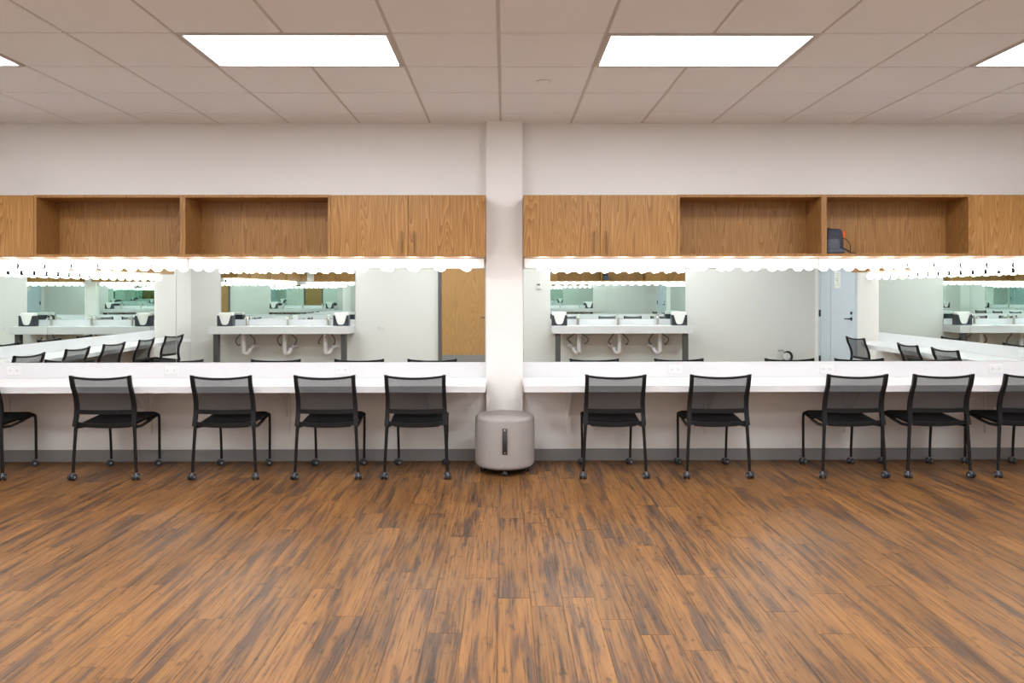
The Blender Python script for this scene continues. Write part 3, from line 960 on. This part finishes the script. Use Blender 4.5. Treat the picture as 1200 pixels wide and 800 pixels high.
def make_dispenser(lab, loc):
    """charcoal paper towel box with a U notch in its front, a stack of towels showing"""
    t = thing('paper_towel_box', lab, 'dispenser', loc, 0, 'charcoal paper towel boxes')
    W, H, D = 0.136, 0.185, 0.13
    half = [(0.0, 0.020), (0.036, 0.024), (0.060, 0.045), (0.078, 0.10), (0.102, H), (W, H)]
    cols = [(-a, b) for a, b in half[:0:-1]] + half
    bm = bmesh.new()
    prev = None
    for a, b in cols:
        r4 = [bm.verts.new(p) for p in ((a, D / 2 - 0.006, 0), (a, D / 2, 0), (a, D / 2, b), (a, D / 2 - 0.006, b))]
        if prev:
            for k in range(4):
                bm.faces.new((prev[k], prev[(k + 1) % 4], r4[(k + 1) % 4], r4[k]))
        else:
            bm.faces.new(r4[::-1])
        prev = r4
    bm.faces.new(prev)
    obj('front_panel', bm, M['box'], t)
    quick('shell', M['box'], t, (-W, -W + 0.006, -D / 2, D / 2 - 0.006, 0, H), (W - 0.006, W, -D / 2, D / 2 - 0.006, 0, H),
          (-W + 0.006, W - 0.006, -D / 2, -D / 2 + 0.006, 0, H), (-W + 0.006, W - 0.006, -D / 2 + 0.006, D / 2 - 0.006, 0, 0.006))
    bm = bmesh.new()
    for q in range(6):
        ya = -D / 2 + 0.010 + q * 0.0175
        box(bm, -W + 0.012, W - 0.012, ya, ya + 0.016, 0.008, H + 0.050 - 0.004 * (q % 3), bev=0.003)
    obj('paper_towels', bm, M['paper'], t)
    return t
d0 = None
for xx, lab in ((-4.91, 'charcoal paper towel box at the left end of the left sink counter'), (-2.875, 'charcoal paper towel box at the right end of the left sink counter'),
                (0.972, 'charcoal paper towel box at the left end of the right sink counter'), (3.09, 'charcoal paper towel box at the right end of the right sink counter')):
    loc = (xx, YB + 0.26, 0.868)
    if d0 is None:
        d0 = make_dispenser(lab, loc)
    else:
        dup(d0, lab, loc)

# ------------------------------------------------------------------ doors and small fittings of the far end
DX0, DX1 = -1.135, -0.215
dr = struct('door_1', M['oak_door'], (DX0 + 0.003, DX1 - 0.003, YB + 0.002, YB + 0.030, 0.01, 2.13), label='oak veneer door with grey kick plate, seen in the left mirror')
quick('door_frame', M['frame_grey'], dr, (DX0 - 0.055, DX0, YB, YB + 0.05, 0, 2.19), (DX1, DX1 + 0.055, YB, YB + 0.05, 0, 2.19), (DX0, DX1, YB, YB + 0.05, 2.135, 2.19))
quick('kick_plate', M['rubber'], dr, (DX0 + 0.01, DX1 - 0.01, YB + 0.030, YB + 0.033, 0.02, 0.33))
bm = bmesh.new()
tube(bm, [(-0.285, YB + 0.030, 1.005), (-0.285, YB + 0.080, 1.005)], 0.011, 10)
tube(bm, [(-0.280, YB + 0.078, 1.005), (-0.42, YB + 0.078, 1.005)], 0.010, 10)
lathe(bm, [(0, 0), (0.026, 0), (0.026, 0.008), (0, 0.008)], 16, Matrix.Translation((-0.285, YB + 0.038, 1.005)) @ Matrix.Rotation(pi / 2, 4, 'X'))
obj('door_handle', bm, M['post'], dr, smooth=True)

DY0, DY1 = -0.235, 0.985
d2 = struct('door_2', M['blue_door'], (XR - 0.030, XR - 0.002, DY0 + 0.003, DY1 - 0.003, 0.01, 2.13), label='pale blue-grey door with black lever, seen in the right mirror')
quick('door_frame', M['blue_door'], d2, (XR - 0.034, XR, DY0 - 0.09, DY0, 0, 2.19), (XR - 0.034, XR, DY1, DY1 + 0.05, 0, 2.19), (XR - 0.034, XR, DY0, DY1, 2.135, 2.19))
for z in (0.27, 1.08, 1.88):
    quick('hinge', M['black_metal'], d2, (XR - 0.058, XR - 0.028, DY0 - 0.010, DY0 + 0.010, z - 0.06, z + 0.06))
bm = bmesh.new()
yk = DY1 - 0.075
tube(bm, [(XR - 0.03, yk, 1.02), (XR - 0.085, yk, 1.02)], 0.011, 10)
tube(bm, [(XR - 0.082, yk + 0.005, 1.02), (XR - 0.082, yk - 0.125, 1.02)], 0.010, 10)
lathe(bm, [(0, 0), (0.030, 0), (0.030, 0.008), (0, 0.008)], 16, Matrix.Translation((XR - 0.03, yk, 1.02)) @ Matrix.Rotation(-pi / 2, 4, 'Y'))
obj('door_handle', bm, M['black_metal'], d2, smooth=True)
bm = bmesh.new()
lathe(bm, [(0, 0), (0.026, 0), (0.024, 0.014), (0, 0.016)], 16, Matrix.Translation((XR - 0.03, yk, 1.115)) @ Matrix.Rotation(-pi / 2, 4, 'Y'))
obj('deadbolt', bm, M['black_metal'], d2, smooth=True)

t = thing('door_notice', 'white paper notice taped to the pale blue-grey door', 'notice', (XR - 0.030, 0.42, 1.52), -pi / 2)
quick('sheet', M['paper'], t, (-0.108, 0.108, -0.0015, -0.0002, 0, 0.279))
rr = random.Random(4)
bm = bmesh.new()
for q in range(8):
    z = 0.245 - q * 0.028
    a = rr.uniform(-0.085, -0.03); b = rr.uniform(0.03, 0.085)
    box(bm, a, b, -0.0022, -0.0014, z - (0.010 if q in (3, 4) else 0.004), z)
obj('print', bm, M['ink'], t)

def wall_plate(name, label, cat, side, s, z, hw, hh, inner):
    t = thing(name, label, cat, at_wall(side, s, z), ROT[side])
    quick('cover_plate', M['plate'], t, (-hw, hw, -0.007, 0, -hh, hh), bev=0.002)
    inner(t)
wall_plate('light_switch', 'white light switch on the far wall right of the sinks', 'switch', 'back', 4.49, 1.225, 0.036, 0.058,
           lambda t: quick('rocker', M['plate'], t, (-0.016, 0.016, -0.011, -0.007, -0.033, 0.033), bev=0.002))
def thermo(t):
    quick('display', M['slot'], t, (-0.028, 0.028, -0.024, -0.022, 0.012, 0.040))
    quick('body', M['plate'], t, (-0.042, 0.042, -0.022, -0.007, -0.055, 0.055), bev=0.003)
wall_plate('thermostat', 'white thermostat on the far wall left of the right sinks', 'thermostat', 'back', 0.62, 1.565, 0.048, 0.062, thermo)
outlet('back', -2.22, 0.0, 0.82, 'white outlet on the far wall between left sinks and oak door', rotated=True)

# cable coil low on the far wall
t = thing('cable_coil', 'coil of dark cable hung low on the far wall near the blue-grey door', 'cable', (5.10, YB + 0.06, 0.29))
bm = bmesh.new()
for k in range(4):
    r = 0.070 + 0.005 * k
    tube(bm, [(r * cos(a), 0.012 * (k - 1.5), r * 1.15 * sin(a)) for a in [2 * pi * q / 24 for q in range(25)]], 0.008, 7, cap=False)
obj('coil', bm, M['leather'], t, smooth=True)
bm = bmesh.new()
lathe(bm, [(0, 0), (0.060, 0), (0.060, 0.025), (0.02, 0.03), (0, 0.03)], 20, Matrix.Translation((-0.045, 0.055, 0.01)) @ Matrix.Rotation(pi, 4, 'Z') @ Matrix.Rotation(-pi / 2, 4, 'X'))
obj('plug_hub', bm, M['plate'], t, smooth=True)
bm = bmesh.new(); tube(bm, smooth_pts([(-0.05, 0.0, 0.07), (-0.09, 0.0, 0.12), (-0.13, -0.02, 0.10), (-0.16, -0.03, 0.12)], 5), 0.006, 6)
obj('cable_end', bm, M['leather'], t, smooth=True)
